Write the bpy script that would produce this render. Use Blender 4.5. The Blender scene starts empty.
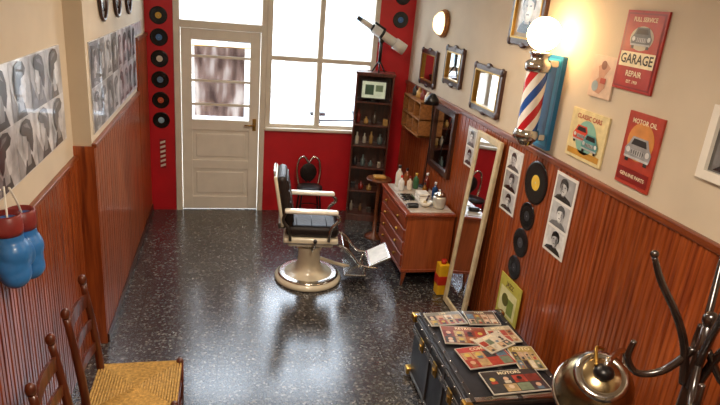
import bpy, bmesh, math, random
from mathutils import Vector, Matrix, Euler
random.seed(4)
S=bpy.context.scene
V=Vector
def hx(h):
    h=h.lstrip('#'); c=[int(h[i:i+2],16)/255 for i in (0,2,4)]
    return tuple((x/12.92 if x<=.04045 else ((x+.055)/1.055)**2.4) for x in c)
# ---------------------------------------------------------------- materials
_mc={}
def newmat(name):
    m=bpy.data.materials.new(name); m.use_nodes=True
    nt=m.node_tree; nt.nodes.clear()
    out=nt.nodes.new('ShaderNodeOutputMaterial'); b=nt.nodes.new('ShaderNodeBsdfPrincipled')
    nt.links.new(b.outputs[0],out.inputs[0])
    return m,nt,b,out
def P(col,rough=.5,metal=0,var=.12,scale=18,bump=0,coat=0,emit=0,name=None,spec=.5):
    key=(col,rough,metal,var,scale,bump,coat,emit,spec)
    if key in _mc: return _mc[key]
    m,nt,b,out=newmat(name or 'paint_'+col.strip('#'))
    c=hx(col)
    tc=nt.nodes.new('ShaderNodeTexCoord'); n=nt.nodes.new('ShaderNodeTexNoise')
    n.inputs['Scale'].default_value=scale; n.inputs['Detail'].default_value=3
    nt.links.new(tc.outputs['Object'],n.inputs['Vector'])
    r=nt.nodes.new('ShaderNodeValToRGB')
    r.color_ramp.elements[0].position=.3; r.color_ramp.elements[1].position=.7
    r.color_ramp.elements[0].color=tuple(x*(1-var) for x in c)+(1,)
    r.color_ramp.elements[1].color=tuple(min(1,x*(1+var)) for x in c)+(1,)
    nt.links.new(n.outputs['Fac'],r.inputs['Fac']); nt.links.new(r.outputs[0],b.inputs['Base Color'])
    b.inputs['Roughness'].default_value=rough; b.inputs['Metallic'].default_value=metal
    b.inputs['Coat Weight'].default_value=coat; b.inputs['Specular IOR Level'].default_value=spec
    if emit:
        nt.links.new(r.outputs[0],b.inputs['Emission Color']); b.inputs['Emission Strength'].default_value=emit
    if bump:
        bp=nt.nodes.new('ShaderNodeBump'); bp.inputs['Strength'].default_value=bump; bp.inputs['Distance'].default_value=.01
        nt.links.new(n.outputs['Fac'],bp.inputs['Height']); nt.links.new(bp.outputs[0],b.inputs['Normal'])
    _mc[key]=m; return m
def wood(name,c1,c2,axis='Z',rough=.35,coat=.3,board=0,baxis='Y'):
    m,nt,b,out=newmat(name)
    tc=nt.nodes.new('ShaderNodeTexCoord'); mp=nt.nodes.new('ShaderNodeMapping')
    sc=[26,26,26]; sc['XYZ'.index(axis)]=1.6
    mp.inputs['Scale'].default_value=sc
    n=nt.nodes.new('ShaderNodeTexNoise'); n.inputs['Scale'].default_value=1.6; n.inputs['Detail'].default_value=5; n.inputs['Distortion'].default_value=.6
    r=nt.nodes.new('ShaderNodeValToRGB'); r.color_ramp.elements[0].position=.3; r.color_ramp.elements[1].position=.72
    r.color_ramp.elements[0].color=hx(c1)+(1,); r.color_ramp.elements[1].color=hx(c2)+(1,)
    L=nt.links.new
    L(tc.outputs['Object'],mp.inputs[0]); L(mp.outputs[0],n.inputs['Vector']); L(n.outputs['Fac'],r.inputs['Fac'])
    last=r.outputs[0]
    if board:
        sx=nt.nodes.new('ShaderNodeSeparateXYZ'); L(tc.outputs['Object'],sx.inputs[0])
        d=nt.nodes.new('ShaderNodeMath'); d.operation='DIVIDE'; d.inputs[1].default_value=board; L(sx.outputs[baxis],d.inputs[0])
        f=nt.nodes.new('ShaderNodeMath'); f.operation='FLOOR'; L(d.outputs[0],f.inputs[0])
        w=nt.nodes.new('ShaderNodeTexWhiteNoise'); w.noise_dimensions='1D'; L(f.outputs[0],w.inputs['W'])
        mr=nt.nodes.new('ShaderNodeMapRange'); mr.inputs['To Min'].default_value=.84; mr.inputs['To Max'].default_value=1.12; L(w.outputs['Value'],mr.inputs['Value'])
        mx=nt.nodes.new('ShaderNodeVectorMath'); mx.operation='SCALE'; L(last,mx.inputs[0]); L(mr.outputs[0],mx.inputs['Scale'])
        last=mx.outputs[0]
    L(last,b.inputs['Base Color'])
    b.inputs['Roughness'].default_value=rough; b.inputs['Coat Weight'].default_value=coat; b.inputs['Coat Roughness'].default_value=.15
    return m
def floor_mat():
    m,nt,b,out=newmat('terrazzo_tiles'); L=nt.links.new
    tc=nt.nodes.new('ShaderNodeTexCoord')
    v=nt.nodes.new('ShaderNodeTexVoronoi'); v.inputs['Scale'].default_value=66; L(tc.outputs['Object'],v.inputs['Vector'])
    sx=nt.nodes.new('ShaderNodeSeparateColor'); L(v.outputs['Color'],sx.inputs[0])
    r=nt.nodes.new('ShaderNodeValToRGB'); cr=r.color_ramp; cr.interpolation='CONSTANT'
    cr.elements[0].color=hx('#2e2d31')+(1,); cr.elements[1].position=.28; cr.elements[1].color=hx('#413e3b')+(1,)
    for p,c in ((.55,'#524e49'),(.72,'#343439'),(.84,'#625e58'),(.95,'#7c776f')):
        e=cr.elements.new(p); e.color=hx(c)+(1,)
    L(sx.outputs[0],r.inputs['Fac'])
    n=nt.nodes.new('ShaderNodeTexNoise'); n.inputs['Scale'].default_value=2.2; L(tc.outputs['Object'],n.inputs['Vector'])
    mr=nt.nodes.new('ShaderNodeMapRange'); mr.inputs['To Min'].default_value=.75; mr.inputs['To Max'].default_value=1.25; L(n.outputs['Fac'],mr.inputs['Value'])
    sc=nt.nodes.new('ShaderNodeVectorMath'); sc.operation='SCALE'; L(r.outputs[0],sc.inputs[0]); L(mr.outputs[0],sc.inputs['Scale'])
    br=nt.nodes.new('ShaderNodeTexBrick'); br.offset=0; br.inputs['Scale'].default_value=1
    br.inputs['Brick Width'].default_value=.3; br.inputs['Row Height'].default_value=.3; br.inputs['Mortar Size'].default_value=.004
    br.inputs['Color1'].default_value=(1,1,1,1); br.inputs['Color2'].default_value=(.78,.78,.8,1); br.inputs['Mortar'].default_value=(.3,.28,.26,1)
    L(tc.outputs['Object'],br.inputs['Vector'])
    mm=nt.nodes.new('ShaderNodeVectorMath'); mm.operation='MULTIPLY'; L(sc.outputs[0],mm.inputs[0]); L(br.outputs['Color'],mm.inputs[1])
    L(mm.outputs[0],b.inputs['Base Color'])
    rr=nt.nodes.new('ShaderNodeMapRange'); rr.inputs['To Min'].default_value=.12; rr.inputs['To Max'].default_value=.30; L(n.outputs['Fac'],rr.inputs['Value']); L(rr.outputs[0],b.inputs['Roughness'])
    b.inputs['Specular IOR Level'].default_value=.8
    b.inputs['Coat Weight'].default_value=.35; b.inputs['Coat Roughness'].default_value=.22
    return m
def glass_mat():
    m=bpy.data.materials.new('window_glass'); m.use_nodes=True; nt=m.node_tree; nt.nodes.clear()
    o=nt.nodes.new('ShaderNodeOutputMaterial'); t=nt.nodes.new('ShaderNodeBsdfTransparent'); g=nt.nodes.new('ShaderNodeBsdfGlossy'); x=nt.nodes.new('ShaderNodeMixShader')
    g.inputs['Roughness'].default_value=.03; x.inputs[0].default_value=.06; t.inputs[0].default_value=(.96,.98,1,1)
    nt.links.new(t.outputs[0],x.inputs[1]); nt.links.new(g.outputs[0],x.inputs[2]); nt.links.new(x.outputs[0],o.inputs[0]); return m
def door_scene_mat():  # dim view and reflections in the door glass, painted as mottled colour
    m=bpy.data.materials.new('door_scene_cloth'); m.use_nodes=True; nt=m.node_tree; nt.nodes.clear(); L=nt.links.new
    o=nt.nodes.new('ShaderNodeOutputMaterial'); d=nt.nodes.new('ShaderNodeBsdfDiffuse'); t=nt.nodes.new('ShaderNodeBsdfTranslucent'); x=nt.nodes.new('ShaderNodeMixShader')
    tc=nt.nodes.new('ShaderNodeTexCoord'); mp=nt.nodes.new('ShaderNodeMapping'); mp.inputs['Scale'].default_value=(9,6,2.2); n=nt.nodes.new('ShaderNodeTexNoise'); n.inputs['Scale'].default_value=1.1; n.inputs['Detail'].default_value=1.5
    r=nt.nodes.new('ShaderNodeValToRGB'); cr=r.color_ramp; cr.elements[0].position=.34; cr.elements[0].color=hx('#4c3a36')+(1,); cr.elements[1].position=.66; cr.elements[1].color=hx('#c2b4ac')+(1,)
    e=cr.elements.new(.5); e.color=hx('#80685f')+(1,)
    L(tc.outputs['Object'],mp.inputs[0]); L(mp.outputs[0],n.inputs['Vector']); L(n.outputs['Fac'],r.inputs['Fac']); L(r.outputs[0],d.inputs[0]); L(r.outputs[0],t.inputs[0])
    x.inputs[0].default_value=.28; L(d.outputs[0],x.inputs[1]); L(t.outputs[0],x.inputs[2]); L(x.outputs[0],o.inputs[0]); return m
CREAM=P('#c6b7a0',.75,var=.06,scale=3,bump=.15)
CEIL=P('#e6dfd0',.8,var=.04,scale=3)
RED=P('#c0141f',.45,var=.1,scale=4)
WHITE=P('#e2dccf',.35,var=.05,scale=6,coat=.2)
FRAMEW=P('#d8d0c0',.4,var=.06,scale=6)
ENAMEL=P('#d2c8b0',.25,var=.08,scale=8,coat=.4)
PORC=P('#e4decf',.25,coat=.4)
BLACK=P('#0d0d0f',.35,var=.2,scale=20)
LEATHER=P('#1f1512',.45,var=.3,scale=40,bump=.25,spec=.4)
CHROME=P('#c9c6c0',.16,metal=1,var=.06,scale=10)
STEEL=P('#77736d',.3,metal=1,var=.1,scale=10)
BRASS=P('#b08a45',.28,metal=1,var=.15,scale=14)
OLDBRASS=P('#a8946e',.24,metal=1,var=.25,scale=9)
MIRROR=P('#dfe3e6',.03,metal=1,var=.02,scale=2)
GLASS=glass_mat()
WAIN=wood('wainscot_varnished_pine','#6c2a0f','#a85424','Z',.3,.5,board=.075,baxis='Y')
WAINX=wood('wainscot_return_pine','#6c2a0f','#a85424','Z',.3,.5)
CAP=wood('trim_wood','#5e260e','#8e481c','Y',.35,.3)
DW=wood('dresser_mahogany','#6e2c14','#96482a','Y',.3,.4)
DWZ=wood('dresser_mahogany_side','#7c3a1a','#a8562c','Z',.3,.4)
DARKW=wood('dark_walnut','#24120a','#4a2616','Z',.35,.3)
SHELFW=wood('shelf_walnut','#3a1810','#6b3020','Z',.35,.3)
OAK=wood('oak_box','#7a4a24','#a87038','Y',.45,.1)
TABW=wood('table_wood','#4a2412','#7a4424','Y',.35,.3)
STRAW=P('#b8924e',.8,var=.35,scale=60,bump=.5)
# ---------------------------------------------------------------- builder
class Bd:
    def __init__(s,name,M=None):
        s.bm=bmesh.new(); s.ms=[]; s.name=name; s.M=M or Matrix.Identity(4)
    def mi(s,m):
        if m not in s.ms: s.ms.append(m)
        return s.ms.index(m)
    def mesh(s,vs,fs,mat,smooth=False):
        bv=[s.bm.verts.new(s.M@V(v)) for v in vs]; k=s.mi(mat); out=[]
        for f in fs:
            try: g=s.bm.faces.new([bv[i] for i in f])
            except ValueError: continue
            g.material_index=k; g.smooth=smooth; out.append(g)
        return out
    def box(s,c,d,mat,bev=0,rot=None,seg=2):
        R=Euler(rot).to_matrix() if rot is not None and not isinstance(rot,Matrix) else (rot or Matrix.Identity(3))
        vs=[V(c)+R@V((x*d[0]/2,y*d[1]/2,z*d[2]/2)) for x in(-1,1) for y in(-1,1) for z in(-1,1)]
        fs=[(0,1,3,2),(4,6,7,5),(0,4,5,1),(2,3,7,6),(0,2,6,4),(1,5,7,3)]
        g=s.mesh(vs,fs,mat)
        if bev:
            es=list({e for f in g for e in f.edges})
            r=bmesh.ops.bevel(s.bm,geom=es,offset=min(bev,min(d)*.45),segments=seg,affect='EDGES',profile=.5,material=s.mi(mat))
            if seg>2:
                for f in r['faces']: f.smooth=True
    def bx(s,x0,x1,y0,y1,z0,z1,mat,bev=0):
        s.box(((x0+x1)/2,(y0+y1)/2,(z0+z1)/2),(abs(x1-x0),abs(y1-y0),abs(z1-z0)),mat,bev)
    def tube(s,pts,r,mat,seg=10,sub=0,closed=False,flat=1):
        pts=[V(p) for p in pts]
        rs=r if isinstance(r,(list,tuple)) else [r]*len(pts)
        if sub:
            q=[];rr=[];n=len(pts)
            rng=range(n) if closed else range(n-1)
            for i in rng:
                g=lambda k:(pts[k%n] if closed else pts[max(0,min(n-1,k))])
                a,b,c,d=g(i-1),g(i),g(i+1),g(i+2)
                for j in range(sub):
                    t=j/sub
                    q.append(.5*((2*b)+(c-a)*t+(2*a-5*b+4*c-d)*t*t+(3*b-a-3*c+d)*t**3)); rr.append(rs[i]*(1-t)+rs[(i+1)%n]*t)
            if not closed: q.append(pts[-1]); rr.append(rs[-1])
            pts,rs=q,rr
        n=len(pts); vs=[]; up=None
        for i,p in enumerate(pts):
            if closed: t=(pts[(i+1)%n]-pts[i-1])
            else: t=pts[min(n-1,i+1)]-pts[max(0,i-1)]
            t.normalize()
            if up is None:
                up=V((0,0,1)) if abs(t.z)<.9 else V((1,0,0))
            up=(up-t*up.dot(t)).normalized(); sd=t.cross(up)
            for k in range(seg):
                a=2*math.pi*k/seg; vs.append(p+(up*math.cos(a)+sd*math.sin(a)*flat)*rs[i])
        fs=[]
        m=n if closed else n-1
        for i in range(m):
            for k in range(seg):
                a=i*seg+k;b=i*seg+(k+1)%seg;c=((i+1)%n)*seg+(k+1)%seg;d=((i+1)%n)*seg+k
                fs.append((a,b,c,d))
        s.mesh(vs,fs,mat,seg>4)
        if not closed:
            s.mesh(vs[:seg],[tuple(range(seg))[::-1]],mat); s.mesh(vs[-seg:],[tuple(range(seg))],mat)
    def cyl(s,p0,p1,r0,mat,r1=None,seg=20): s.tube([p0,p1],[r0,r0 if r1 is None else r1],mat,seg)
    def lathe(s,c,prof,mat,seg=28,R=None):
        R=R or Matrix.Identity(3); c=V(c); vs=[]
        for r,z in prof:
            for k in range(seg):
                a=2*math.pi*k/seg; vs.append(c+R@V((max(r,1e-4)*math.cos(a),max(r,1e-4)*math.sin(a),z)))
        fs=[]
        for i in range(len(prof)-1):
            for k in range(seg): fs.append((i*seg+k,i*seg+(k+1)%seg,(i+1)*seg+(k+1)%seg,(i+1)*seg+k))
        s.mesh(vs,fs,mat,True)
        s.mesh(vs[:seg],[tuple(range(seg))],mat); s.mesh(vs[-seg:],[tuple(range(seg))],mat)
    def ell(s,c,r,mat,rot=None,seg=20):
        R=Euler(rot).to_matrix() if rot else Matrix.Identity(3); c=V(c); vs=[];n=seg//2
        for i in range(n+1):
            ph=math.pi*i/n
            for k in range(seg):
                a=2*math.pi*k/seg; q=max(math.sin(ph),1e-4)
                vs.append(c+R@V((r[0]*q*math.cos(a),r[1]*q*math.sin(a),r[2]*math.cos(ph))))
        s.mesh(vs,[(i*seg+k,i*seg+(k+1)%seg,(i+1)*seg+(k+1)%seg,(i+1)*seg+k) for i in range(n) for k in range(seg)],mat,True)
    def done(s,mods=None,parent=None):
        bm=s.bm; bmesh.ops.remove_doubles(bm,verts=bm.verts,dist=1e-5)
        bmesh.ops.recalc_face_normals(bm,faces=bm.faces)
        xs=[v.co for v in bm.verts]
        o=V(((min(v.x for v in xs)+max(v.x for v in xs))/2,(min(v.y for v in xs)+max(v.y for v in xs))/2,min(v.z for v in xs)))
        bmesh.ops.translate(bm,verts=bm.verts,vec=-o)
        me=bpy.data.meshes.new(s.name); bm.to_mesh(me); bm.free()
        for m in s.ms: me.materials.append(m)
        ob=bpy.data.objects.new(s.name,me); ob.location=o; S.collection.objects.link(ob)
        if parent: ob.parent=parent
        return ob
class Art(Bd):
    """flat artwork on a plane: O lower-left corner, U right, W up, N toward the room"""
    def __init__(s,name,O,U,N,W=(0,0,1)):
        super().__init__(name); s.O=V(O);s.U=V(U);s.N=V(N);s.W=V(W); s.base=0
    def pt(s,u,v,h): return s.O+s.U*u+s.W*v+s.N*h
    def slab(s,u,v,w,h,t,mat,z0=0):
        c=s.pt(u+w/2,v+h/2,z0+t/2); R=Matrix((s.U,s.W,s.N)).transposed()
        s.box(c,(w,h,t),mat,0,R)
    def poly(s,pts,l,mat): s.mesh([s.pt(u,v,s.base+.0012*l) for u,v in pts],[tuple(range(len(pts)))],mat)
    def rect(s,u,v,w,h,l,mat): s.poly([(u,v),(u+w,v),(u+w,v+h),(u,v+h)],l,mat)
    def disc(s,u,v,r,l,mat,ry=None,a0=0,a1=360,n=24):
        ry=ry or r
        s.poly([(u+r*math.cos(math.radians(a0+(a1-a0)*k/n)),v+ry*math.sin(math.radians(a0+(a1-a0)*k/n))) for k in range(n+(0 if a1-a0==360 else 1))],l,mat)
    def text(s,t,u,v,size,l,mat,sx=1,rot=0):
        cu=bpy.data.curves.new('t','FONT'); cu.body=t; cu.size=size; cu.align_x='CENTER'; cu.align_y='CENTER'; cu.offset=size*.02; cu.resolution_u=2
        ob=bpy.data.objects.new('t',cu); S.collection.objects.link(ob); bpy.context.view_layer.update()
        me=ob.to_mesh(); c,sn=math.cos(rot),math.sin(rot)
        vs=[s.pt(u+(q.co.x*sx*c-q.co.y*sn),v+(q.co.x*sx*sn+q.co.y*c),s.base+.0012*l) for q in me.vertices]
        s.mesh(vs,[tuple(p.vertices) for p in me.polygons],mat)
        ob.to_mesh_clear(); bpy.data.objects.remove(ob); bpy.data.curves.remove(cu)
    def frame(s,w,h,fw,t,mat,u=0,v=0):
        s.slab(u,v,w,fw,t,mat); s.slab(u,v+h-fw,w,fw,t,mat); s.slab(u,v+fw,fw,h-2*fw,t,mat); s.slab(u+w-fw,v+fw,fw,h-2*fw,t,mat)
GR=['#1a1a1b','#343435','#525253','#767677','#9c9c9d','#bcbcbc','#d6d6d4']
GP=['#3a3a3d','#505054','#6c6c70','#8a8a8d','#a6a6a9','#bfbfc2','#d4d4d6']
PALE=False
def g(i): return P(GP[i],.3,metal=.35,var=.4,scale=9,coat=.5) if PALE else P(GR[i],.22,var=.3,scale=14,coat=.6)
def portrait(A,u,v,w,h,l=1):
    bg,ha,fa,sh,cl=random.choice([(5,0,6,4,1),(4,1,5,3,0),(6,1,5,4,2),(3,0,6,4,1),(6,0,5,3,0),(5,2,6,4,3),(4,0,6,4,5)])
    sd=random.choice((-1,1)); cx=u+w*(.5+sd*.05); r=min(w*.28,h*.27); cy=v+h*.55
    A.rect(u,v,w,h,l,g(bg))
    A.poly([(u+w*.02,v),(u+w*.98,v),(u+w*.86,v+h*.17),(cx+r*.55,v+h*.27),(cx-r*.55,v+h*.27),(u+w*.14,v+h*.17)],l+.6,g(cl))
    A.poly([(cx-r*.42,v+h*.2),(cx+r*.42,v+h*.2),(cx+r*.4,cy),(cx-r*.4,cy)],l+1,g(sh))
    hr=[(-1.02,-.1),(-1.12,.5),(-.85,1.15),(-.2,1.5),(.55,1.42),(1.0,1.0),(1.1,.3),(.98,-.2)]
    A.poly([(cx+sd*a*r,cy+b_*r) for a,b_ in hr],l+1.4,g(ha))
    A.disc(cx,cy-r*.02,r*.88,l+2,g(fa),r*1.14,n=16)
    A.poly([(cx+sd*a*r,cy+b_*r) for a,b_ in ((.2,1.0),(.75,.65),(.88,0),(.7,-.7),(.2,-1.1),(.38,-.5),(.15,-.25),(.3,.3))],l+2.5,g(sh))
    A.poly([(cx+sd*a*r,cy+b_*r) for a,b_ in ((-.9,.35),(-.75,.95),(0,1.2),(.8,.85),(.9,.4),(.5,.72),(-.3,.62))],l+2.8,g(ha))
    if PALE: return
    for k in(-1,1): A.rect(cx+k*r*.36-r*.17,cy+r*.1,r*.34,r*.13,l+3,g(1))
    A.rect(cx-r*.26,cy-r*.6,r*.52,r*.12,l+3,g(2))
def profile_photo(A,u,v,w,h,l=1):
    """silvery side-view hairstyle photograph: large head profile, hair mass, neck, light falloff"""
    sd=random.choice((-1,1)); bg,ha,fa,sh,cl=random.choice([(6,1,5,3,0),(5,0,6,4,1),(4,0,6,3,2),(6,2,5,4,1),(2,0,5,3,0)])
    A.rect(u,v,w,h,l,g(bg)); s=min(w,h)*.5; cx,cy=u+w/2,v+h*.5
    q=lambda pts:[(min(u+w,max(u,cx+sd*a*s)),min(v+h,max(v,cy+b_*s))) for a,b_ in pts]
    A.poly([(u,v),(u+w*.45,v),(u,v+h*.6)],l+.3,g(max(0,bg-2)))
    A.poly(q([(-.75,-1),(.45,-1),(.22,-.52),(-.42,-.42)]),l+.6,g(cl))
    A.poly(q([(-.30,-.75),(.14,-.75),(.18,-.2),(-.36,-.1)]),l+1,g(sh))
    A.poly(q([(-.45,-.15),(-.05,-.48),(.30,-.50),(.42,-.36),(.40,-.22),(.46,-.16),(.42,-.06),(.56,.02),(.42,.26),(.42,.55),(.1,.7),(-.4,.5)]),l+1.5,g(fa))
    A.poly(q([(-.45,-.15),(-.05,-.48),(.10,-.49),(-.05,-.1),(-.1,.3),(-.4,.4)]),l+2,g(sh))
    A.poly(q([(-.50,-.38),(-.28,-.2),(-.18,.1),(-.02,.16),(.02,.36),(.44,.46),(.60,.66),(.35,.92),(-.1,.98),(-.52,.84),(-.72,.45),(-.70,0)]),l+2.5,g(ha))
    A.poly(q([(-.5,.5),(-.2,.8),(.25,.82),(.1,.7),(-.2,.62)]),l+2.8,g(min(6,ha+2)))
def RW(name,y0,y1,z0,z1,x=2.064): return Art(name,(x,y1,z0),(0,-1,0),(-1,0,0)),y1-y0,z1-z0
def LWf(name,y0,y1,z0,z1,x=-.839): return Art(name,(x,y0,z0),(0,1,0),(1,0,0)),y1-y0,z1-z0
# ================================================================ ROOM SHELL
CH=3.3; YB=6.6; XR=2.065; XL=-.84; XN=-.95; YS=3.88; Y0=-1.6
b=Bd('floor'); b.bx(-1.1,2.2,Y0-.15,6.75,-.12,0,floor_mat()); b.done()
b=Bd('ceiling'); b.bx(-1.1,2.2,Y0-.15,6.75,CH,CH+.12,CEIL); b.done()
b=Bd('wall_right'); b.bx(XR,2.2,Y0,YB,0,CH,CREAM); b.done()
b=Bd('wall_left'); b.bx(-1.1,XN,Y0,YS,0,CH,CREAM); b.bx(-1.1,XL,YS,YB,0,CH,CREAM); b.done()
b=Bd('wall_front'); b.bx(-1.1,2.2,Y0-.15,Y0,0,CH,CREAM); b.done()
b=Bd('wall_back')
b.bx(-1.1,-.56,YB,6.75,0,2.95,RED); b.bx(1.66,2.2,YB,6.75,0,2.95,RED)
b.bx(.42,1.66,YB,6.75,0,1.0,RED); b.bx(-1.1,2.2,YB,6.75,2.95,CH,CREAM); b.done()
def boards(b,fix,y0,y1,z0,z1,side,mat,p=.075,t=.016):
    y=math.floor(y0/p)*p
    while y<y1-1e-6:
        a,c=max(y,y0)+.002,min(y+p,y1)-.002
        if c-a>.01:
            s=1 if side>0 else -1; xs=fix-s*t; xe=fix-s*(t-.007)
            prof=[(fix,a),(xe,a),(xs,a+.007),(xs,(a+c)/2-.004),(xe,(a+c)/2),(xs,(a+c)/2+.004),(xs,c-.007),(xe,c),(fix,c)]
            vs=[(x,yy,z0) for x,yy in prof]+[(x,yy,z1) for x,yy in prof]; n=len(prof)
            b.mesh(vs,[(i,(i+1)%n,(i+1)%n+n,i+n) for i in range(n)]+[tuple(range(n)),tuple(range(n,2*n))],mat)
        y+=p
    s=1 if side>0 else -1
    b.bx(fix-s*.004,fix,y0,y1,z0,z1,BLACK)
b=Bd('trim_1'); boards(b,XR,Y0,YB,.0,1.62,1,WAIN); b.bx(XR-.03,XR,Y0,YB,1.60,1.64,CAP,.006); b.done()
b=Bd('trim_2'); boards(b,XL,YS,5.9,0,1.46,-1,WAIN); b.bx(XL,XL+.03,YS-.01,5.9,1.45,1.48,CAP,.006)
boards(b,XL,5.9,YB,0,1.95,-1,WAIN); b.bx(XL,XL+.03,5.9,YB,1.94,1.97,CAP,.006); b.done()
b=Bd('trim_3'); boards(b,XN,Y0,YS,0,1.38,-1,WAIN); b.bx(XN,XN+.03,Y0,YS-.012,1.37,1.40,CAP,.006)
b.bx(XN,XL+.016,YS-.012,YS,0,1.46,WAINX); b.done()
b=Bd('baseboard_right'); b.bx(XR-.028,XR-.0162,Y0,YB,0,.08,DARKW,.004); b.done()
b=Bd('baseboard_left'); b.bx(XL+.0162,XL+.028,YS,YB,0,.07,DARKW,.004); b.done()
# door
b=Bd('door_1')
b.bx(-.555,-.49,YB-.02,6.72,0,2.95,FRAMEW,.006); b.bx(.36,.42,YB-.02,6.72,0,2.95,FRAMEW,.006)
b.bx(-.49,.36,YB-.02,6.72,2.05,2.13,FRAMEW,.006); b.bx(-.49,.36,YB,6.72,2.88,2.95,FRAMEW,.006)
x0,x1=-.485,.355; ya,yb=6.62,6.665
b.bx(x0,x0+.11,ya,yb,.01,2.045,WHITE,.004); b.bx(x1-.11,x1,ya,yb,.01,2.045,WHITE,.004)
for z0,z1 in((.01,.16),(.50,.60),(.95,1.07),(1.93,2.045)): b.bx(x0+.11,x1-.11,ya,yb,z0,z1,WHITE,.004)
b.bx(x0+.1,x1-.1,ya+.015,yb-.008,.1,1.0,WHITE)
for z0,z1 in((.2,.46),(.64,.91)): b.bx(x0+.15,x1-.15,ya+.005,yb-.01,z0,z1,WHITE,.008)
for z in(1.24,1.50,1.76): b.bx(x0+.11,x1-.11,ya+.008,yb-.008,z-.013,z+.013,WHITE)
b.bx(x0+.1,x1-.1,ya+.018,ya+.024,1.05,1.95,GLASS)
b.bx(-.49,.36,6.64,6.646,2.12,2.9,GLASS)
b.cyl((x1-.05,ya,1.03),(x1-.05,ya-.05,1.03),.012,BRASS); b.cyl((x1-.05,ya-.05,1.03),(x1-.16,ya-.05,1.03),.009,BRASS)
b.bx(x1-.07,x1-.03,ya-.006,ya,.96,1.1,BRASS,.002)
b.done()
b=Bd('door_scene_screen'); DOORSC=door_scene_mat()  # added cloth; its mottling stands in for the scene in the door glass
vs=[];n=60
for i in range(n+1):
    x=-.35+.54*i/n; y=6.69+.006*math.sin(i*.6)
    vs+= [(x,y,1.10),(x,y,1.86)]
b.mesh(vs,[(2*i,2*i+2,2*i+3,2*i+1) for i in range(n)],DOORSC,True)
b.cyl((-.38,6.69,1.865),(.25,6.69,1.865),.006,BRASS); b.done()
# window
b=Bd('window_1')
for a,c in((.421,.48),(.985,1.045),(1.60,1.659)): b.bx(a,c,YB-.01,6.70,1.0,2.95,FRAMEW,.005)
for a,c in((1.0,1.06),(1.77,1.82),(2.88,2.95)):
    b.bx(.48,.985,YB,6.70,a,c,FRAMEW,.004); b.bx(1.045,1.60,YB,6.70,a,c,FRAMEW,.004)
b.bx(.42,1.66,YB-.06,YB+.0,.985,1.02,FRAMEW,.006)
b.bx(.48,1.6,6.65,6.656,1.06,2.88,GLASS); b.done()
# exterior
PAVE=P('#c9c6c0',.85,var=.08,scale=5); FAC=P('#d9d4ca',.85,var=.06,scale=2); ROAD=P('#909295',.85,var=.1,scale=4)
b=Bd('ground'); b.bx(-14,16,6.76,22,-.2,-.1,ROAD); b.bx(-14,16,6.76,9.6,-.1,-.02,PAVE); b.bx(-14,16,16,18,-.1,-.02,PAVE)
b.bx(-14,16,9.6,9.72,-.1,-.015,FAC); b.done()
b=Bd('building_facade'); b.bx(-14,16,18,18.4,-.02,5.5,FAC)
for i in range(9):
    x=-12+i*3; b.bx(x,x+1.2,17.95,18,.8,2.3,P('#7e898f',.3)); b.bx(x-.1,x+1.3,17.9,18,.7,.8,FAC); b.bx(x+1.7,x+2.5,17.95,18,-.02,2.1,P('#94877c',.5))
b.done()
b=Bd('bicycle'); BK=P('#33363a',.4)
for cx in(1.05,1.95):
    b.tube([(cx+.32*math.cos(a*math.pi/12),8.2,.3+.32*math.sin(a*math.pi/12)+.02) for a in range(24)],.014,BK,6,closed=True)
    for k in range(6):
        a=k*math.pi/6; b.cyl((cx+.31*math.cos(a),8.2,.32+.31*math.sin(a)),(cx-.31*math.cos(a),8.2,.32-.31*math.sin(a)),.003,CHROME,seg=4)
for p,q in(((1.05,.32),(1.42,.32)),((1.42,.32),(1.28,.85)),((1.28,.78),(1.80,.8)),((1.42,.32),(1.8,.72)),((1.95,.32),(1.78,.95)),((1.05,.32),(1.29,.75))):
    b.cyl((p[0],8.2,p[1]),(q[0],8.2,q[1]),.014,BK,seg=8)
b.box((1.27,8.2,.88),(.22,.12,.05),BLACK,.02); b.tube([(1.7,7.98,1.0),(1.78,8.1,.97),(1.78,8.3,.97),(1.7,8.42,1.0)],.012,CHROME,8,4); b.done()
# ================================================================ LEFT WALL ART
PALE=True
A,w,h=LWf('photo_collage',2.0,3.72,1.55,2.1,XN+.001); A.slab(0,0,w,h,.006,g(6)); A.base=.006
for r in range(2):
    for c in range(6): profile_photo(A,.006+c*.286,.006+r*.272,.28,.266)
A.done()
A,w,h=LWf('photo_collage',3.95,6.3,1.52,2.1,XL+.001)
A.slab(0,0,1.93,h,.006,g(6)); A.slab(1.93,.47,w-1.93,h-.47,.006,g(6)); A.base=.006
for r in range(2):
    for c in range(8): profile_photo(A,.006+c*.24,.006+r*.287,.234,.281)
A.done()
PALE=False
for y in(4.45,5.0,5.55):
    A,w,h=LWf('oval_portrait_frame',y-.14,y+.14,2.2,2.55,XL+.001)
    pts=[A.pt(.14+.13*math.cos(a*math.pi/14),.175+.17*math.sin(a*math.pi/14),.012) for a in range(28)]
    A.tube(pts,.013,DARKW,6,closed=True); A.base=.004
    A.disc(.14,.175,.13,0,g(5),.17); A.poly([(.05,.06),(.23,.06),(.2,.12),(.08,.12)],1,g(0)); A.disc(.14,.2,.05,1,g(1),.065); A.disc(.14,.19,.04,2,g(6),.055); A.done()
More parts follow.
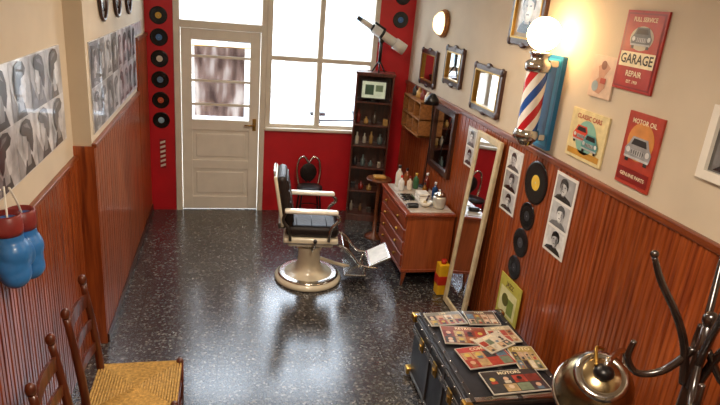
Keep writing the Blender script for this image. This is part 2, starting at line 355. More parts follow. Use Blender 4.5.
# ================================================================ records
def record(name,c,N,r,lab):
    N=V(N); R=N.to_track_quat('Z','Y').to_matrix(); b=Bd(name)
    b.lathe(c,[(r,0),(r,.003),(r*.9,.0036),(r*.88,.003),(r*.7,.0036),(r*.5,.003),(r*.36,.0032)],P('#0b0b0c',.22,var=.1),32,R)
    b.lathe(V(c)+N*.0035,[(r*.36,0),(r*.36,.0008)],P(lab,.5),20,R); b.lathe(V(c)+N*.0045,[(r*.04,0),(r*.04,.0006)],g(6),8,R); b.done()
for i,z in enumerate((2.15,1.93,1.71,1.49,1.27,1.05)):
    record('vinyl_record',(-.70,YB-.002,z),(0,-1,0),.09,['#c9a23a','#3c6ea8','#d8d0c0','#5d7a9a','#c4502c','#8fb0c4'][i])
for i,z in enumerate((2.55,2.3)): record('vinyl_record',(1.90,YB-.002,z),(0,-1,0),.09,['#c9a23a','#3c6ea8'][i])
A=Art('striped_wall_sticker',(-.725,YB-.001,.50),(1,0,0),(0,-1,0)); A.slab(0,0,.065,.34,.003,P('#8e1018',.45)); A.base=.003
for i in range(6): A.poly([(.005,.015+i*.053),(.06,.035+i*.053),(.06,.06+i*.053),(.005,.04+i*.053)],1,WHITE)
A.done()
for i,(y,z,r,l) in enumerate(((3.40,1.42,.15,'#d9b23a'),(3.43,1.165,.10,'#1b1b1d'),(3.45,.955,.105,'#3a3a3e'),(3.47,.75,.09,'#222226'))):
    record('vinyl_record',(XR-.018,y,z),(-1,0,0),r,l)
A,w,h=RW('album_cover',3.28,3.60,.33,.66,XR-.029+.0); A.slab(0,0,w,h,.006,P('#b9b04a',.5)); A.base=.006
A.rect(.03,.04,.25,.2,1,P('#d8d29a',.5)); A.disc(.12,.15,.05,2,P('#5c5a20',.5)); A.rect(.16,.06,.09,.12,2,P('#7c8a3a',.5)); A.text('JAZZ',.155,.275,.05,1,P('#4c1a10',.5)); A.done()
# ================================================================ RIGHT WALL ART
def dark_frame(name,y0,y1,z0,z1,inner='mirror',fm=DARKW,fw=.05):
    A,w,h=RW(name,y0,y1,z0,z1); A.slab(.01,.01,w-.02,h-.02,.01,BLACK); A.frame(w,h,fw,.03,fm); A.frame(w-2*fw+.02,h-2*fw+.02,.012,.034,BRASS,fw-.01,fw-.01)
    A.base=.012
    if inner=='mirror': A.rect(fw,fw,w-2*fw,h-2*fw,0,MIRROR)
    else: A.rect(fw,fw,w-2*fw,h-2*fw,0,P('#9c9686',.4)); portrait(A,fw+.03,fw+.03,w-2*fw-.06,h-2*fw-.06,1)
    for u in(0,w):
        for v in(0,h): A.ell(A.pt(u+(.02 if u==0 else -.02),v+(.02 if v==0 else -.02),.022),(.016,.035,.035),fm,seg=10)
    for u,v in((w/2,h),(w/2,0)): A.ell(A.pt(u,v,.02),(.015,.06,.025),fm,seg=10)
    A.done()
dark_frame('ornate_wall_mirror',5.64,6.12,1.69,2.05)
dark_frame('ornate_wall_mirror',4.96,5.40,1.80,2.14)
dark_frame('ornate_wall_mirror',4.13,4.68,1.70,2.07)
dark_frame('ornate_picture_frame',3.68,4.15,2.28,2.75,'p')
b=Bd('round_wall_lamp'); R=V((-1,0,0)).to_track_quat('Z','Y').to_matrix(); LAMP=P('#ffdca0',.4,var=.02,emit=3.0)
b.lathe((XR-.001,5.6,2.33),[(.13,0),(.135,.02),(.125,.04),(.11,.045)],OAK,28,R)
b.lathe((XR-.001,5.6,2.33),[(.11,.04),(.10,.07),(.07,.10),(.03,.115),(0,.118)],LAMP,28,R); b.done()
def car(A,cx,cy,s,l,body,dk):
    A.poly([(cx-.5*s,cy-.22*s),(cx+.5*s,cy-.22*s),(cx+.54*s,cy),(cx+.42*s,cy+.14*s),(cx+.3*s,cy+.36*s),(cx-.3*s,cy+.36*s),(cx-.42*s,cy+.14*s),(cx-.54*s,cy)],l,body)
    A.poly([(cx-.32*s,cy+.14*s),(cx+.32*s,cy+.14*s),(cx+.24*s,cy+.31*s),(cx-.24*s,cy+.31*s)],l+1,dk)
    A.rect(cx-.26*s,cy-.12*s,.52*s,.14*s,l+1,g(5))
    for k in range(6): A.rect(cx-.24*s+k*.09*s,cy-.11*s,.03*s,.12*s,l+2,dk)
    for k in(-1,1): A.disc(cx+k*.39*s,cy-.02*s,.08*s,l+1,g(6)); A.rect(cx+k*.38*s-.07*s,cy-.34*s,.14*s,.12*s,l,dk)
    A.rect(cx-.5*s,cy-.24*s,s,.06*s,l+2,g(5))
def sign(name,y0,y1,z0,z1,col):
    A,w,h=RW(name,y0,y1,z0,z1); A.slab(0,0,w,h,.012,P(col,.4,var=.15)); A.base=.012; return A,w,h
CRM=P('#e8d9b4',.5); DK=P('#26201e',.5); TINR='#a3271c'
A,w,h=sign('tin_sign',2.53,2.84,2.16,2.56,TINR)
A.rect(.012,.012,w-.024,h-.024,1,P('#7d1a14',.4)); A.rect(.02,.02,w-.04,h-.04,2,P(TINR,.4,var=.15))
A.text('FULL SERVICE',w/2,h-.045,.03,3,CRM); A.disc(w/2,h*.66,.09,2.5,P('#b9ae98',.5),.06); car(A,w/2,h*.66,.15,3,g(3),DK)
A.rect(.02,.12,w-.04,.075,3,CRM); A.text('GARAGE',w/2,.158,.068,4,DK,.95); A.text('REPAIR',w/2,.085,.04,3,CRM); A.text('EST. 1950',w/2,.045,.022,3,CRM); A.done()
A,w,h=sign('tin_sign',2.84,3.05,2.08,2.31,'#cfb39c')
A.poly([(.05,.03),(.11,.02),(.15,.06),(.13,.12),(.17,.17),(.12,.2),(.06,.17),(.08,.11),(.04,.08)],1,P('#b98a72',.5)); A.disc(.11,.18,.025,2,P('#7a4a3a',.5)); A.disc(.06,.06,.03,2,P('#93a0a4',.5)); A.rect(.1,.08,.05,.03,2,P('#a8483c',.5)); A.done()
A,w,h=sign('tin_sign',2.79,3.15,1.70,1.99,'#d8c794')
A.text('CLASSIC CARS',w/2,h-.04,.038,1,P('#a02a20',.5)); A.disc(w*.5,h*.47,.1,1,P('#7fae9c',.5)); car(A,w*.36,h*.5,.15,2,P('#c8432c',.4),DK); car(A,w*.66,h*.38,.15,5,P('#4f8d8c',.4),DK); A.rect(.02,.02,w-.04,.035,1,P('#b9862c',.5)); A.done()
A,w,h=sign('tin_sign',2.38,2.64,1.69,2.07,'#a83a26')
A.disc(w/2,h*.62,.1,1,P('#c9823a',.5)); A.text('MOTOR OIL',w/2,h-.045,.034,2,CRM); car(A,w/2,h*.5,.19,3,g(4),DK); A.rect(.01,.02,w-.02,.07,2,P('#7d1a14',.4)); A.text('GENUINE PARTS',w/2,.055,.026,3,CRM); A.done()
A,w,h=RW('white_framed_picture',1.54,2.10,1.88,2.2); A.frame(w,h,.04,.03,WHITE); A.slab(.03,.03,w-.06,h-.06,.01,P('#5c5a58',.3)); A.base=.012; portrait(A,.06,.05,w-.12,h-.1); A.done()
A,w,h=RW('blue_wall_panel',3.34,3.56,1.66,2.26); A.slab(0,0,w,h,.03,P('#1f6e9c',.35)); A.base=.03; A.rect(.02,.02,w-.04,h-.04,1,P('#2f93b8',.3)); A.rect(.05,.05,w-.1,h-.1,2,P('#174a70',.3)); A.done()
xs=XR-.0175
def strip(name,y0,y1,z0,z1,n):
    A,w,h=RW(name,y0,y1,z0,z1,xs); A.slab(0,0,w,h,.004,P('#dcd9d2',.4)); A.base=.004
    for i in range(n): portrait(A,.018,.018+i*(h-.018)/n,w-.036,(h-.018)/n-.018)
    A.done()
strip('photo_strip',2.93,3.17,1.05,1.58,3)
strip('photo_strip',3.62,3.85,1.08,1.56,3)
strip('photo_strip',4.44,4.63,1.20,1.54,2)
A,w,h=RW('wood_framed_mirror',4.90,5.46,.96,1.585,XR-.0175); A.slab(.01,.01,w-.02,h-.02,.015,BLACK); A.frame(w,h,.05,.035,DARKW); A.base=.016; A.rect(.05,.05,w-.1,h-.1,0,MIRROR); A.done()
b=Bd('wall_cubby_shelf'); xa,xb=1.90,XR-.018
for z in(1.20,1.37,1.54): b.bx(xa,xb,5.55,6.15,z,z+.02,OAK,.003)
for y in(5.55,5.75,5.95,6.135): b.bx(xa,xb,y,y+.015,1.2,1.56,OAK,.002)
b.bx(xb-.006,xb,5.55,6.15,1.2,1.56,DARKW); b.done()
b=Bd('toiletry_boxes')
for i in range(3):
    for z in(1.2205,1.3905):
        y=5.60+i*.2; b.bx(1.95,2.02,y,y+.1,z,z+random.uniform(.06,.12),P(random.choice(['#8a5a2a','#d8d0bc','#5d1a14','#2a2a2a']),.5),.003)
for i in range(4):
    y=5.6+i*.14; b.lathe((1.98,y,1.5605),[(.028,0),(.03,.01),(.03,.06),(.012,.08),(.012,.1)],P(['#e2dccb','#7d2a20','#c9a15a','#2a2a2a'][i],.3),12)
b.done()
# ================================================================ BARBER POLE
b=Bd('barber_pole'); px,py=1.90,3.39
RD=P('#c0222a',.25,coat=.5,var=.03); BL=P('#1e4f9e',.25,coat=.5,var=.03); WH=P('#eeeae0',.25,coat=.5,var=.03)
n=24; nz=24; r=.067; z0,z1=1.79,2.16
for k in range(n):
    m=[RD,RD,RD,WH,WH,WH,BL,BL,BL,WH,WH,WH][k%12]
    vs=[]
    for i in range(nz+1):
        z=z0+(z1-z0)*i/nz; tw=3.6*(i/nz)
        for d in(0,1):
            a=2*math.pi*(k+d)/n+tw; vs.append((px+r*math.cos(a),py+r*math.sin(a),z))
    b.mesh(vs,[(2*i,2*i+1,2*i+3,2*i+2) for i in range(nz)],m,True)
b.lathe((px,py,1.68),[(.02,0),(.045,.01),(.06,.035),(.082,.05),(.084,.08),(.076,.105),(.070,.112)],CHROME,28)
b.lathe((px,py,2.155),[(.070,0),(.08,.01),(.084,.04),(.078,.06),(.055,.075),(.06,.1),(.072,.115),(.065,.125)],CHROME,28)
b.ell((px,py,2.385),(.102,.102,.102),P('#ffcf90',.4,var=.02,emit=32),seg=28)
b.bx(px+.06,XR-.04,py-.03,py+.03,1.72,1.76,CHROME,.005); b.bx(px+.06,XR-.04,py-.03,py+.03,2.19,2.23,CHROME,.005); b.done()
# ================================================================ LEANING MIRROR
th=math.atan2(.09,1.58)
M=Matrix.Translation((1.925,4.12,0))@Matrix.Rotation(th,4,'Y')
b=Bd('leaning_floor_mirror',M); w2=.22; H=1.57; CF=P('#c4b490',.4,var=.15)
b.bx(-.015,.015,-w2,-w2+.05,.003,H,CF,.006); b.bx(-.015,.015,w2-.05,w2,.003,H,CF,.006)
b.bx(-.015,.015,-w2+.05,w2-.05,.003,.06,CF,.006); b.bx(-.015,.015,-w2+.05,w2-.05,H-.05,H,CF,.006)
b.bx(.004,.012,-w2+.04,w2-.04,.04,H-.04,BLACK); b.bx(-.004,.003,-w2+.045,w2-.045,.05,H-.045,MIRROR); b.done()
b=Bd('yellow_tin'); b.bx(1.88,1.98,4.42,4.52,0,.30,P('#d9a81e',.4),.008); b.bx(1.877,1.983,4.417,4.523,.10,.19,P('#b52a1c',.4),.004); b.cyl((1.93,4.47,.30),(1.93,4.47,.335),.025,P('#b52a1c',.4)); b.done()
# ================================================================ DRESSER
b=Bd('chest_of_drawers'); X0,X1,Ya,Yb=1.58,2.03,4.60,5.46
b.bx(X0,X1,Ya,Yb,.17,.70,DWZ,.006); b.bx(X0-.025,X1,Ya-.02,Yb+.02,.70,.73,DW,.008); b.bx(X0-.012,X1,Ya-.01,Yb+.01,.15,.18,DW,.005)
for i in range(4):
    z=.195+i*.125; b.bx(X0-.016,X0+.01,Ya+.03,Yb-.03,z,z+.112,DW,.006)
    for y in(Ya+.22,Yb-.22): b.ell((X0-.028,y,z+.056),(.014,.016,.016),BRASS,seg=12); b.cyl((X0-.02,y,z+.056),(X0-.01,y,z+.056),.007,BRASS,seg=8)
for x in(X0+.04,X1-.04):
    for y in(Ya+.04,Yb-.04): b.cyl((x,y,.16),(x+(-.02 if x<1.8 else 0),y,0),.026,DWZ,.013,12)
b.bx(X0+.03,X1-.02,Ya+.02,Yb-.02,.729,.736,P('#b8ada0',.25,var=.2,scale=9),.002)
b.done()
ZT=.7365
def bottle(name,x,y,z,r,h,col,cap,rough=.15):
    b=Bd(name); b.lathe((x,y,z),[(r*.9,0),(r,.01*h/.1),(r,h*.55),(r*.9,h*.65),(r*.35,h*.76),(r*.33,h*.86)],P(col,rough),18)
    b.lathe((x,y,z+h*.86),[(r*.42,0),(r*.42,h*.14)],P(cap,.4),14); b.done()
bottle('shampoo_bottle',1.70,5.37,ZT,.035,.22,'#d7d3c4','#2a2a2a'); bottle('lotion_bottle',1.79,5.40,ZT,.03,.18,'#8a4a20','#111111')
bottle('cologne_bottle',1.86,5.30,ZT,.03,.16,'#3d6a48','#c9a23a'); bottle('tonic_bottle',1.93,5.18,ZT,.028,.2,'#6a2416','#dddddd')
bottle('spray_bottle',1.69,5.24,ZT,.03,.15,'#e4e4e0','#b52a1c'); bottle('aftershave_bottle',1.95,4.98,ZT,.028,.17,'#1c3e6a','#dddddd')
bottle('talc_bottle',1.78,5.25,ZT,.028,.14,'#e0d4c0','#8a2018'); bottle('pomade_bottle',1.96,4.88,ZT,.03,.1,'#3a1a10','#c9a23a'); bottle('oil_bottle',1.88,5.08,ZT,.022,.13,'#8a5a1a','#111111')
b=Bd('glass_jar'); b.lathe((1.91,4.74,ZT),[(.05,0),(.06,.02),(.062,.1),(.05,.12)],P('#cfcfc6',.12,metal=.4),24); b.lathe((1.91,4.74,ZT+.12),[(.055,0),(.05,.02),(.015,.035),(.018,.05),(0,.06)],CHROME,24); b.done()
b=Bd('shaving_bowl'); b.lathe((1.79,4.78,ZT),[(.03,0),(.055,.02),(.065,.05),(.06,.05),(.045,.02),(0,.015)],P('#e6e2d6',.2),24)
b.cyl((1.79,4.78,ZT+.02),(1.83,4.80,ZT+.1),.009,DARKW); b.ell((1.79,4.78,ZT+.035),(.018,.018,.02),P('#c8b48c',.8),seg=10); b.done()
b=Bd('barber_tray'); b.bx(1.62,1.76,4.90,5.12,ZT,ZT+.008,CHROME,.003)
for i in range(4):
    y=4.93+i*.05; b.bx(1.64,1.74,y,y+.012,ZT+.008,ZT+.014,BLACK); b.bx(1.68,1.69,y-.006,y+.02,ZT+.008,ZT+.012,CHROME)
b.done()
b=Bd('hair_clipper'); b.box((1.66,4.74,ZT+.022),(.11,.05,.042),BLACK,.014); b.box((1.602,4.74,ZT+.022),(.02,.045,.018),CHROME,.003); b.done()
b=Bd('folded_towel')
for i in range(3): b.box((1.82,4.95,ZT+.0135+i*.026),(.11,.14,.025),P('#ddd6c8',.9,bump=.4),.01)
b.done()
b=Bd('desk_lamp'); b.lathe((1.96,5.36,ZT),[(.055,0),(.05,.015),(.01,.022)],BLACK,20); b.tube([(1.96,5.36,.755),(1.97,5.36,1.0),(1.95,5.3,1.3),(1.9,5.2,1.63),(1.86,5.13,1.68)],.007,BLACK,8,6)
b.lathe((1.86,5.13,1.69),[(.07,-.07),(.06,-.02),(.03,.02),(.02,.03)],BLACK,20); b.done()
b=Bd('round_side_table'); b.lathe((1.61,5.78,0),[(.11,0),(.10,.02),(.025,.05),(.018,.3),(.022,.6),(.04,.65),(.135,.665),(.14,.675),(.135,.685)],TABW,28); b.done()
b=Bd('folded_cloth'); b.box((1.61,5.78,.7),(.13,.10,.028),P('#b8863c',.8),.01); b.done()
# ================================================================ BOOKSHELF
M=Matrix.Translation((1.61,6.36,0))@Matrix.Rotation(math.radians(-12),4,'Z')
b=Bd('bookshelf',M); W=.42; D=.24
b.bx(-W/2,-W/2+.02,-D/2,D/2,0,1.72,SHELFW,.003); b.bx(W/2-.02,W/2,-D/2,D/2,0,1.72,SHELFW,.003); b.bx(-W/2+.02,W/2-.02,D/2-.01,D/2,.02,1.70,DARKW)
SZ=[.06,.36,.64,.90,1.14,1.40,1.70]
for z in SZ: b.bx(-W/2+.02,W/2-.02,-D/2+.002,D/2-.01,z,z+.018,SHELFW,.002)
b.bx(-W/2-.01,W/2+.01,-D/2-.01,D/2+.004,1.718,1.74,SHELFW,.004); b.bx(-W/2+.02,W/2-.02,-D/2+.01,-D/2+.02,0,.06,SHELFW); b.done()
b=Bd('shelf_bottles_and_jars',M)
for z in SZ[:-2]:
    x=-W/2+.06
    while x<W/2-.05:
        r=random.uniform(.020,.032); hh=random.uniform(.06,.15); y=random.uniform(-.06,.04)
        c=P(random.choice(['#b8b2a4','#7a2018','#a9854a','#5a6a6a','#948a7c','#1c1c20','#7c5a3a','#4a4038']),.3)
        if random.random()<.3: b.box((x,y,z+.0185+hh*.45),(r*1.8,r*1.6,hh*.9),c,.004)
        else: b.lathe((x,y,z+.0185),[(r*.9,0),(r,.01),(r,hh*.6),(r*.4,hh*.75),(r*.4,hh)],c,12)
        x+=r*2+random.uniform(.03,.07)
b.done()
M2=M@Matrix.Translation((-.01,-D/2+.02,1.4195))
b=Bd('small_monitor',M2); b.box((0,.0,.135),(.29,.03,.21),BLACK,.008); b.box((0,.03,.135),(.2,.04,.15),BLACK,.012); b.bx(-.13,.13,-.0165,-.0145,.045,.225,P('#c4d2bc',.3,emit=.35)); b.bx(-.095,.0,-.018,-.016,.08,.19,P('#4a6a58',.3)); b.bx(.02,.1,-.018,-.016,.12,.19,P('#7d9a80',.3)); b.bx(-.02,.02,0,.03,.005,.04,BLACK); b.bx(-.07,.07,-.03,.06,0,.008,BLACK,.003); b.done()
b=Bd('telescope'); p0=V((1.34,6.30,2.30)); p1=V((1.88,6.22,2.00)); d=(p1-p0).normalized(); TW=P('#d6d4ce',.3,coat=.3,var=.04)
at=lambda t:p0+d*t
b.cyl(at(.0),at(.05),.022,BLACK); b.cyl(at(.05),at(.18),.03,TW); b.cyl(at(.18),at(.21),.04,BLACK); b.cyl(at(.20),at(.5),.05,TW); b.cyl(at(.48),at(.61),.062,TW); b.cyl(at(.60),at(.613),.054,BLACK)
b.cyl(at(.30),at(.33),.054,BLACK); b.cyl(at(.22)+V((0,0,.07)),at(.36)+V((0,0,.07)),.012,BLACK); b.cyl(at(.31)+V((0,0,.03)),at(.31)+V((0,0,.07)),.006,BLACK)
c=at(.315); b.box(c-V((0,0,.06)),(.05,.06,.05),BLACK,.008); b.cyl(c-V((0,0,.07)),(c.x,c.y,1.86),.018,BLACK)
for k in range(3):
    a=k*2.094+.3; b.cyl((c.x,c.y,1.88),(c.x+.08*math.cos(a),c.y+.08*math.sin(a),1.748),.009,BLACK,seg=10)
b.done()
# ================================================================ SCROLL-BACK CHAIR
b=Bd('scroll_back_chair',Matrix.Translation((.93,6.25,0))@Matrix.Scale(.9,4))
b.lathe((0,0,.43),[(.15,0),(.165,.015),(.16,.04),(.10,.055),(0,.058)],LEATHER,28)
for sx in(-1,1):
    for sy in(-1,1): b.tube([(sx*.11,sy*.11,.43),(sx*.13,sy*.13,.2),(sx*.15,sy*.15,0)],.011,BLACK,8,4)
for sx in(-1,1):
    b.tube([(sx*.12,.14,.44),(sx*.15,.18,.6),(sx*.13,.2,.76),(sx*.06,.205,.80),(0,.2,.72)],.015,CHROME,8,6)
    b.tube([(sx*.02,.19,.47),(sx*.08,.19,.56),(sx*.06,.195,.66),(sx*.01,.19,.6)],.010,BLACK,8,6)
b.ell((0,.195,.60),(.11,.012,.12),LEATHER)
b.tube([(.125*math.cos(a*math.pi/8),.125*math.sin(a*math.pi/8),.2) for a in range(16)],.007,BLACK,6,closed=True); b.done()
# ================================================================ BARBER CHAIR (faces +X)
b=Bd('barber_chair',Matrix.Translation((.75,4.84,0))@Matrix.Rotation(math.radians(-6),4,'Z'))
b.lathe((0,0,0),[(.30,0),(.31,.012),(.305,.035),(.27,.055),(.17,.075),(.125,.11),(.105,.17),(.10,.27),(.115,.31),(.12,.335)],ENAMEL,40)
b.lathe((0,0,.045),[(.275,0),(.28,.012),(.26,.02)],CHROME,40)
b.lathe((0,0,.33),[(.075,0),(.075,.06),(.11,.08)],CHROME,28)
b.box((0,0,.415),(.40,.40,.05),ENAMEL,.018); b.box((0,0,.455),(.48,.46,.06),ENAMEL,.022,seg=4); b.box((0,0,.435),(.485,.465,.012),STEEL,.004)
b.box((.01,0,.54),(.46,.44,.11),LEATHER,.045,seg=5)
for i in range(3): b.tube([(-.13+i*.13,-.19,.594),(-.13+i*.13,.19,.594)],.004,BLACK,6)
R=Euler((0,math.radians(-10),0)).to_matrix()
b.box((-.29,0,.80),(.03,.42,.46),ENAMEL,.012,R,seg=3); b.box((-.24,0,.80),(.085,.43,.47),LEATHER,.04,R,seg=5)
for i in range(4): b.box(V((-.196,0,.80))+R@V((0,0,-.15+i*.1)),(.018,.36,.085),LEATHER,.008,R,seg=3)
b.tube([(-.325,-.19,1.0),(-.34,-.12,1.05),(-.34,.12,1.05),(-.325,.19,1.0)],.009,CHROME,8,4)
b.box((-.26,0,.565),(.06,.30,.06),STEEL,.01,R)
for s in(-1,1):
    y=s*.25
    b.box((-.01,y,.745),(.46,.065,.038),PORC,.017,seg=4)
    b.tube([(.20,y,.73),(.235,y,.68),(.17,y,.60),(.15,y,.47)],[.014,.016,.014,.014],CHROME,8,5)
    b.tube([(-.22,y,.74),(-.25,y,.66),(-.2,y,.58),(-.18,y,.47)],.013,STEEL,8,5)
    b.tube([(.2,s*.17,.43),(.34,s*.17,.36),(.46,s*.17,.22),(.62,s*.17,.19)],.012,CHROME,8,5)
R2=Euler((0,math.radians(-28),0)).to_matrix()
b.box((.64,0,.25),(.22,.34,.02),CHROME,.006,R2); b.box((.64,0,.262),(.18,.30,.008),P('#d9d6cc',.3),.002,R2)
b.box((.33,0,.345),(.10,.34,.02),CHROME,.006,Euler((0,math.radians(45),0)).to_matrix())
b.box((.42,-.02,.12),(.20,.34,.018),CHROME,.006); b.tube([(.5,-.14,.13),(.52,-.14,.2)],.01,CHROME,8); b.tube([(.5,.12,.13),(.52,.12,.2)],.01,CHROME,8); b.tube([(.10,0,.2),(.25,0,.15),(.38,0,.12)],.018,ENAMEL,8,4)
b.tube([(0,-.1,.36),(.02,-.26,.38),(.03,-.34,.5)],.009,CHROME,8,4); b.ell((.03,-.345,.51),(.018,.018,.022),BLACK,seg=10)
b.done()
# ================================================================ RUSH CHAIRS
CW=wood('chair_wood','#3c1a0e','#6a3018','Z',.35,.3)
def rush_chair(cx,cy,rz=0):
    b=Bd('rush_seat_chair',Matrix.Translation((cx,cy,0))@Matrix.Rotation(math.radians(rz),4,'Z')); w=.19
    for s in(-1,1):
        b.tube([(-.21,s*w*.9,0),(-.21,s*w*.9,.45),(-.235,s*w*.9,.75),(-.265,s*w*.9,.97)],[.018,.021,.019,.016],CW,12,4)
        b.ell((-.267,s*w*.9,.995),(.022,.022,.03),CW,seg=12); b.cyl((.21,s*w,0),(.21,s*w,.45),.015,CW,.02,12); b.ell((.21,s*w,.455),(.021,.021,.02),CW,seg=12)
        for z in(.14,.28): b.cyl((-.21,s*w*.92,z),(.21,s*w,z),.010,CW,seg=8)
    for z in(.2,.33): b.cyl((.21,-w,z),(.21,w,z),.010,CW,seg=8)
    b.cyl((-.21,-w*.9,.2),(-.21,w*.9,.2),.010,CW,seg=8)
    for z,hh,x in((.60,.05,-.222),(.74,.055,-.235),(.88,.07,-.252)):
        vs=[];n=10
        for i in range(n+1):
            t=i/n*2-1; y=t*w*.88; xx=x-.025*(1-t*t); top=hh/2+.012*(1-t*t)
            vs+=[(xx-.006,y,z-hh/2),(xx+.006,y,z-hh/2),(xx+.006,y,z+top),(xx-.006,y,z+top)]
        b.mesh(vs,[(4*i+k,4*i+(k+1)%4,4*i+4+(k+1)%4,4*i+4+k) for i in range(n) for k in range(4)]+[(0,1,2,3),tuple(4*n+k for k in range(4))],CW)
    n=15
    for i in range(n):
        t=1-i/n; hx_,hy=.215*t,.195*t; z=.447-.008*math.sin(i/n*1.5)
        b.tube([(-hx_,-hy,z),(hx_,-hy,z),(hx_,hy,z),(-hx_,hy,z)],.0095,STRAW,6,closed=True)
        if i<3: b.tube([(-hx_,-hy,z-.018),(hx_,-hy,z-.018),(hx_,hy,z-.018),(-hx_,hy,z-.018)],.0095,STRAW,6,closed=True)
    b.bx(-.2,.2,-.18,.18,.425,.44,STRAW); b.done()
rush_chair(-.46,2.76); rush_chair(-.46,2.22,3)
# ================================================================ BOXING GLOVES
e=bpy.data.objects.new('boxing_gloves',None); S.collection.objects.link(e); e.location=(-.86,2.48,1.40)
GB=P('#2f70b0',.35,var=.1,coat=.2); GT=P('#7c2a26',.4)
def glove(dx,dy,dz,rz,nm):
    M=Matrix.Translation((dx,dy,dz))@Matrix.Rotation(rz,4,'Z')@Matrix.Scale(1.08,4)
    b=Bd(nm,M)
    b.ell((0,0,-.06),(.062,.075,.085),GB); b.ell((.01,.0,-.01),(.058,.07,.07),GB); b.ell((.035,.05,-.03),(.032,.032,.065),GB,(.3,0,0)); b.ell((.01,-.01,-.095),(.055,.065,.055),GB)
    b.cyl((0,0,.02),(-.005,0,.13),.05,GB,.046)
    o=b.done(parent=e); m=o.modifiers.new('r','REMESH'); m.mode='VOXEL'; m.voxel_size=.007; m.use_smooth_shade=True; m=o.modifiers.new('s','SMOOTH'); m.iterations=6
    b=Bd(nm+'_cuff',M); b.lathe((-.005,0,.07),[(.053,0),(.055,.02),(.053,.075),(.047,.08),(.045,.02)],GT,20)
    b.tube([(0,0,.13),(-.01,-dy*.5,.19),(-.02-dx,-dy,.235-dz)],.004,WHITE,6,4); b.done(parent=e)
glove(.0,-.06,.0,0,'glove_left'); glove(.01,.075,-.03,.3,'glove_right')
b=Bd('nail',None); b.cyl((-.075,0,.24),(-.02,0,.24),.004,CHROME); b.done(parent=e)
# ================================================================ TRUNK
b=Bd('steamer_trunk'); tx0,tx1,ty0,ty1,tz=1.28,1.90,2.38,3.30,.5; TB=P('#1a1a1f',.4,var=.3,scale=12,bump=.2)
b.bx(tx0,tx1,ty0,ty1,.02,.37,TB,.006); b.bx(tx0-.004,tx1+.004,ty0-.004,ty1+.004,.375,tz-.008,TB,.008)
SLT=P('#2c2624',.35)
for x in(tx0+.02,tx0+.30,tx1-.04): b.bx(x,x+.03,ty0-.008,ty1+.008,tz-.012,tz,SLT,.003)
for y in(ty0-.006,ty1-.03): b.bx(tx0-.008,tx1+.006,y,y+.036,tz-.016,tz-.001,CHROME,.003)
for z in(.03,.355,.385,tz-.04): b.bx(tx0-.01,tx0+.01,ty0-.006,ty1+.006,z,z+.022,P('#6d6a66',.35,metal=.9),.003); b.bx(tx0,tx1,ty0-.01,ty0+.01,z,z+.022,P('#6d6a66',.35,metal=.9),.003)
for x in(tx0,tx1):
    for y in(ty0,ty1):
        for z in(.045,tz-.03): b.box((x,y,z),(.06,.06,.055),BRASS,.012)
for y in[ty0+.06+i*.1 for i in range(9)]:
    for z in(.04,.366,.396,tz-.03): b.ell((tx0-.011,y,z),(.005,.007,.007),CHROME,seg=8)
    for x in(tx0+.035,tx1-.025): b.ell((x,y,tz),(.007,.007,.004),CHROME,seg=8)
for y in(ty0+.2,(ty0+ty1)/2,ty1-.2): b.box((tx0-.014,y,.375),(.012,.06,.09),BRASS,.004); b.box((tx0-.022,y,.36),(.012,.03,.04),BRASS,.004)
for y in(ty0+.33,ty1-.33): b.bx(tx0-.009,tx0+.002,y-.015,y+.015,.02,tz-.01,SLT,.002)
b.tube([(1.45,ty0-.005,.28),(1.48,ty0-.035,.27),(1.70,ty0-.035,.27),(1.73,ty0-.005,.28)],.012,LEATHER,8,4)
for x in(tx0+.05,tx1-.05):
    for y in(ty0+.05,ty1-.05): b.cyl((x,y,0),(x,y,.03),.02,BLACK)
b.done()
PAL=['#7a3226','#b09468','#c8bda6','#5d7280','#3a3a3a','#94603c','#6f7a62','#b89c84','#44363a','#9e3c2c']
def magazine(x,y,rz,w,h,col,t=.008,title='STYLE',lift=0):
    a=math.radians(rz); U=V((math.cos(a),math.sin(a),0)); W=V((-math.sin(a),math.cos(a),0))
    A=Art('magazine',V((x,y,tz+.005+lift))-U*w/2-W*h/2,U,(0,0,1),W); A.slab(0,0,w,h,t,P('#d2ccbd',.5)); A.base=t
    A.rect(.004,.004,w-.008,h-.008,.5,P(col,.3,var=.2))
    n=4
    for i in range(n):
        for j in range(2):
            uu=.01+i*(w-.02)/n; vv=.01+j*(h*.72)/2; ww=(w-.02)/n-.005; hh=h*.36-.006
            c=random.choice(PAL); A.rect(uu,vv,ww,hh,1,P(c,.3,var=.3,scale=40))
            if random.random()<.7: A.disc(uu+ww*.5,vv+hh*.6,min(ww,hh)*.25,1.5,P(random.choice(['#c8a284','#d0baa0','#2a2220','#c0a850']),.3)); A.rect(uu+ww*.25,vv,ww*.5,hh*.35,1.5,P(random.choice(PAL),.3))
    A.text(title,w/2,h*.86,h*.18,1.5,CRM); A.done()
magazine(1.45,3.20,3,.26,.16,'#7d786c',title='LIFE'); magazine(1.71,3.19,-5,.22,.17,'#5a4438',title='HAIR')
magazine(1.51,2.99,-9,.30,.20,'#8c4a34',title='RETRO'); magazine(1.765,2.98,3,.19,.19,'#b8a88a',title='MODE')
magazine(1.55,2.76,6,.32,.21,'#a83428',title='COMICS'); magazine(1.80,2.72,-4,.17,.24,'#a8904a',title='AUTO')
magazine(1.62,2.51,2,.36,.2,'#39332f',title='MOTORS'); magazine(1.66,2.88,24,.22,.16,'#c8bda6',title='NEWS',lift=.012)
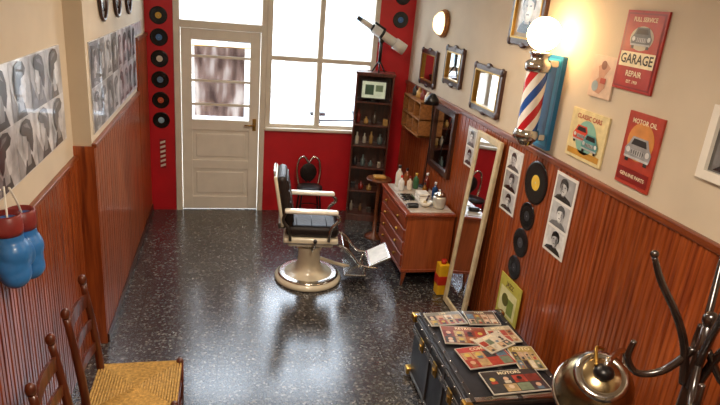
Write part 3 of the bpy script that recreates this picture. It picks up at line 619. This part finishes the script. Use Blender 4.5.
# ================================================================ HOOD DRYER
b=Bd('hood_hair_dryer'); hc=V((1.68,1.95,.88)); R=Euler((math.radians(28),math.radians(-18),0)).to_matrix()
b.lathe(hc,[(.17,-.06),(.178,-.05),(.175,-.03),(.172,.0),(.155,.08),(.115,.14),(.06,.17),(0,.178)],OLDBRASS,36,R)
b.lathe(hc,[(.165,-.058),(.162,0),(.145,.07),(.10,.13),(0,.16)],P('#3a3430',.5),36,R)
b.lathe(hc,[(.172,-.068),(.184,-.06),(.184,-.04),(.176,-.036)],CHROME,36,R)
b.lathe(hc,[(.118,.142),(.122,.148),(.095,.162),(.09,.158)],CHROME,36,R)
q=hc+R@V((0,0,.19)); b.ell(q,(.045,.045,.035),BLACK); b.tube([q,q+V((.04,.03,.05)),V((1.86,2.03,1.02)),V((1.88,2.02,.9))],.014,CHROME,8,5)
b.cyl((1.88,2.02,.04),(1.88,2.02,.95),.016,CHROME); b.lathe((1.88,2.02,0),[(.14,0),(.14,.02),(.05,.04),(.02,.06)],BLACK,28); b.tube([q+V((-.03,.02,.02)),q+V((0,.08,.07)),q+V((.05,.1,.05))],.009,BRASS,8,5); b.done()
# ================================================================ COAT RACK
b=Bd('bentwood_coat_rack',Matrix.Translation((1.54,1.36,0))); BW=wood('bentwood','#120c0a','#2c1a12','Z',.25,.5)
b.tube([(0,0,.3),(0,0,1.0),(0,0,1.60)],[.026,.024,.018],BW,12,4); b.ell((0,0,1.61),(.026,.026,.03),BW)
for k in range(4):
    a=math.radians((158,48,320,230)[k]); c,s=math.cos(a),math.sin(a)
    f=lambda r,z:(r*c,r*s,z)
    b.tube([f(.02,1.36),f(.05,1.49),f(.10,1.60),f(.18,1.72),f(.22,1.80)],[.015,.014,.013,.012,.009],BW,10,6); b.ell(f(.222,1.81),(.014,.014,.014),BW,seg=10)
    b.tube([f(.02,1.50),f(.09,1.40),f(.17,1.37),f(.215,1.42),f(.21,1.49)],[.013,.013,.012,.012,.009],BW,10,6)
    b.tube([f(.02,.6),f(.08,.35),f(.2,.15),f(.28,.015)],[.015,.017,.017,.015],BW,10,6)
b.tube([(.17*math.cos(a*math.pi/12),.17*math.sin(a*math.pi/12),.2) for a in range(24)],.01,BW,8,closed=True); b.done()
# ================================================================ LIGHTS
def ceiling_lamp(x,y,e_):
    b=Bd('ceiling_lamp'); b.lathe((x,y,CH-.001),[(.06,0),(.06,-.02),(.01,-.03),(.008,-.25),(.05,-.28),(.16,-.36),(.17,-.38)],FRAMEW,24); b.done()
    l=bpy.data.lights.new('ceiling_lamp_light','AREA'); l.shape='DISK'; l.size=.5; l.energy=e_; l.color=(1,.84,.67); o=bpy.data.objects.new('ceiling_lamp_light',l); o.location=(x,y,CH-.42); S.collection.objects.link(o)
ceiling_lamp(.6,.8,66); ceiling_lamp(.6,3.6,46)
for x,w,z,h in((1.04,1.12,1.97,1.82),(-.07,.85,2.5,.75)):
    l=bpy.data.lights.new('window_portal','AREA'); l.shape='RECTANGLE'; l.size=w; l.size_y=h; l.cycles.is_portal=True
    o=bpy.data.objects.new('window_portal',l); o.location=(x,6.78,z); o.rotation_euler=(math.radians(-90),0,0); S.collection.objects.link(o)
w=bpy.data.worlds.new('World'); S.world=w; w.use_nodes=True; nt=w.node_tree; bg=nt.nodes['Background']
sk=nt.nodes.new('ShaderNodeTexSky'); 
sk.sky_type='HOSEK_WILKIE'; sk.turbidity=6; sk.sun_direction=V((-.3,-.5,.8)).normalized()
mx=nt.nodes.new('ShaderNodeMixRGB'); mx.inputs[0].default_value=.7; mx.inputs[2].default_value=(.86,.93,1,1); nt.links.new(sk.outputs[0],mx.inputs[1]); nt.links.new(mx.outputs[0],bg.inputs[0]); bg.inputs[1].default_value=14
# ================================================================ CAMERA
cam=bpy.data.cameras.new('camera'); co=bpy.data.objects.new('camera',cam); S.collection.objects.link(co); S.camera=co
r_=V((.9743,-.2085,.0848)); u_=V((-.0084,.3427,.9394)); f_=V((.2250,.9160,-.3322))
M=Matrix((r_,u_,-f_)).transposed().to_4x4(); M.translation=V((0,0,2.5)); co.matrix_world=M
cam.sensor_width=36; cam.lens=29; cam.clip_start=.05
S.view_settings.view_transform='Standard'; S.view_settings.exposure=0
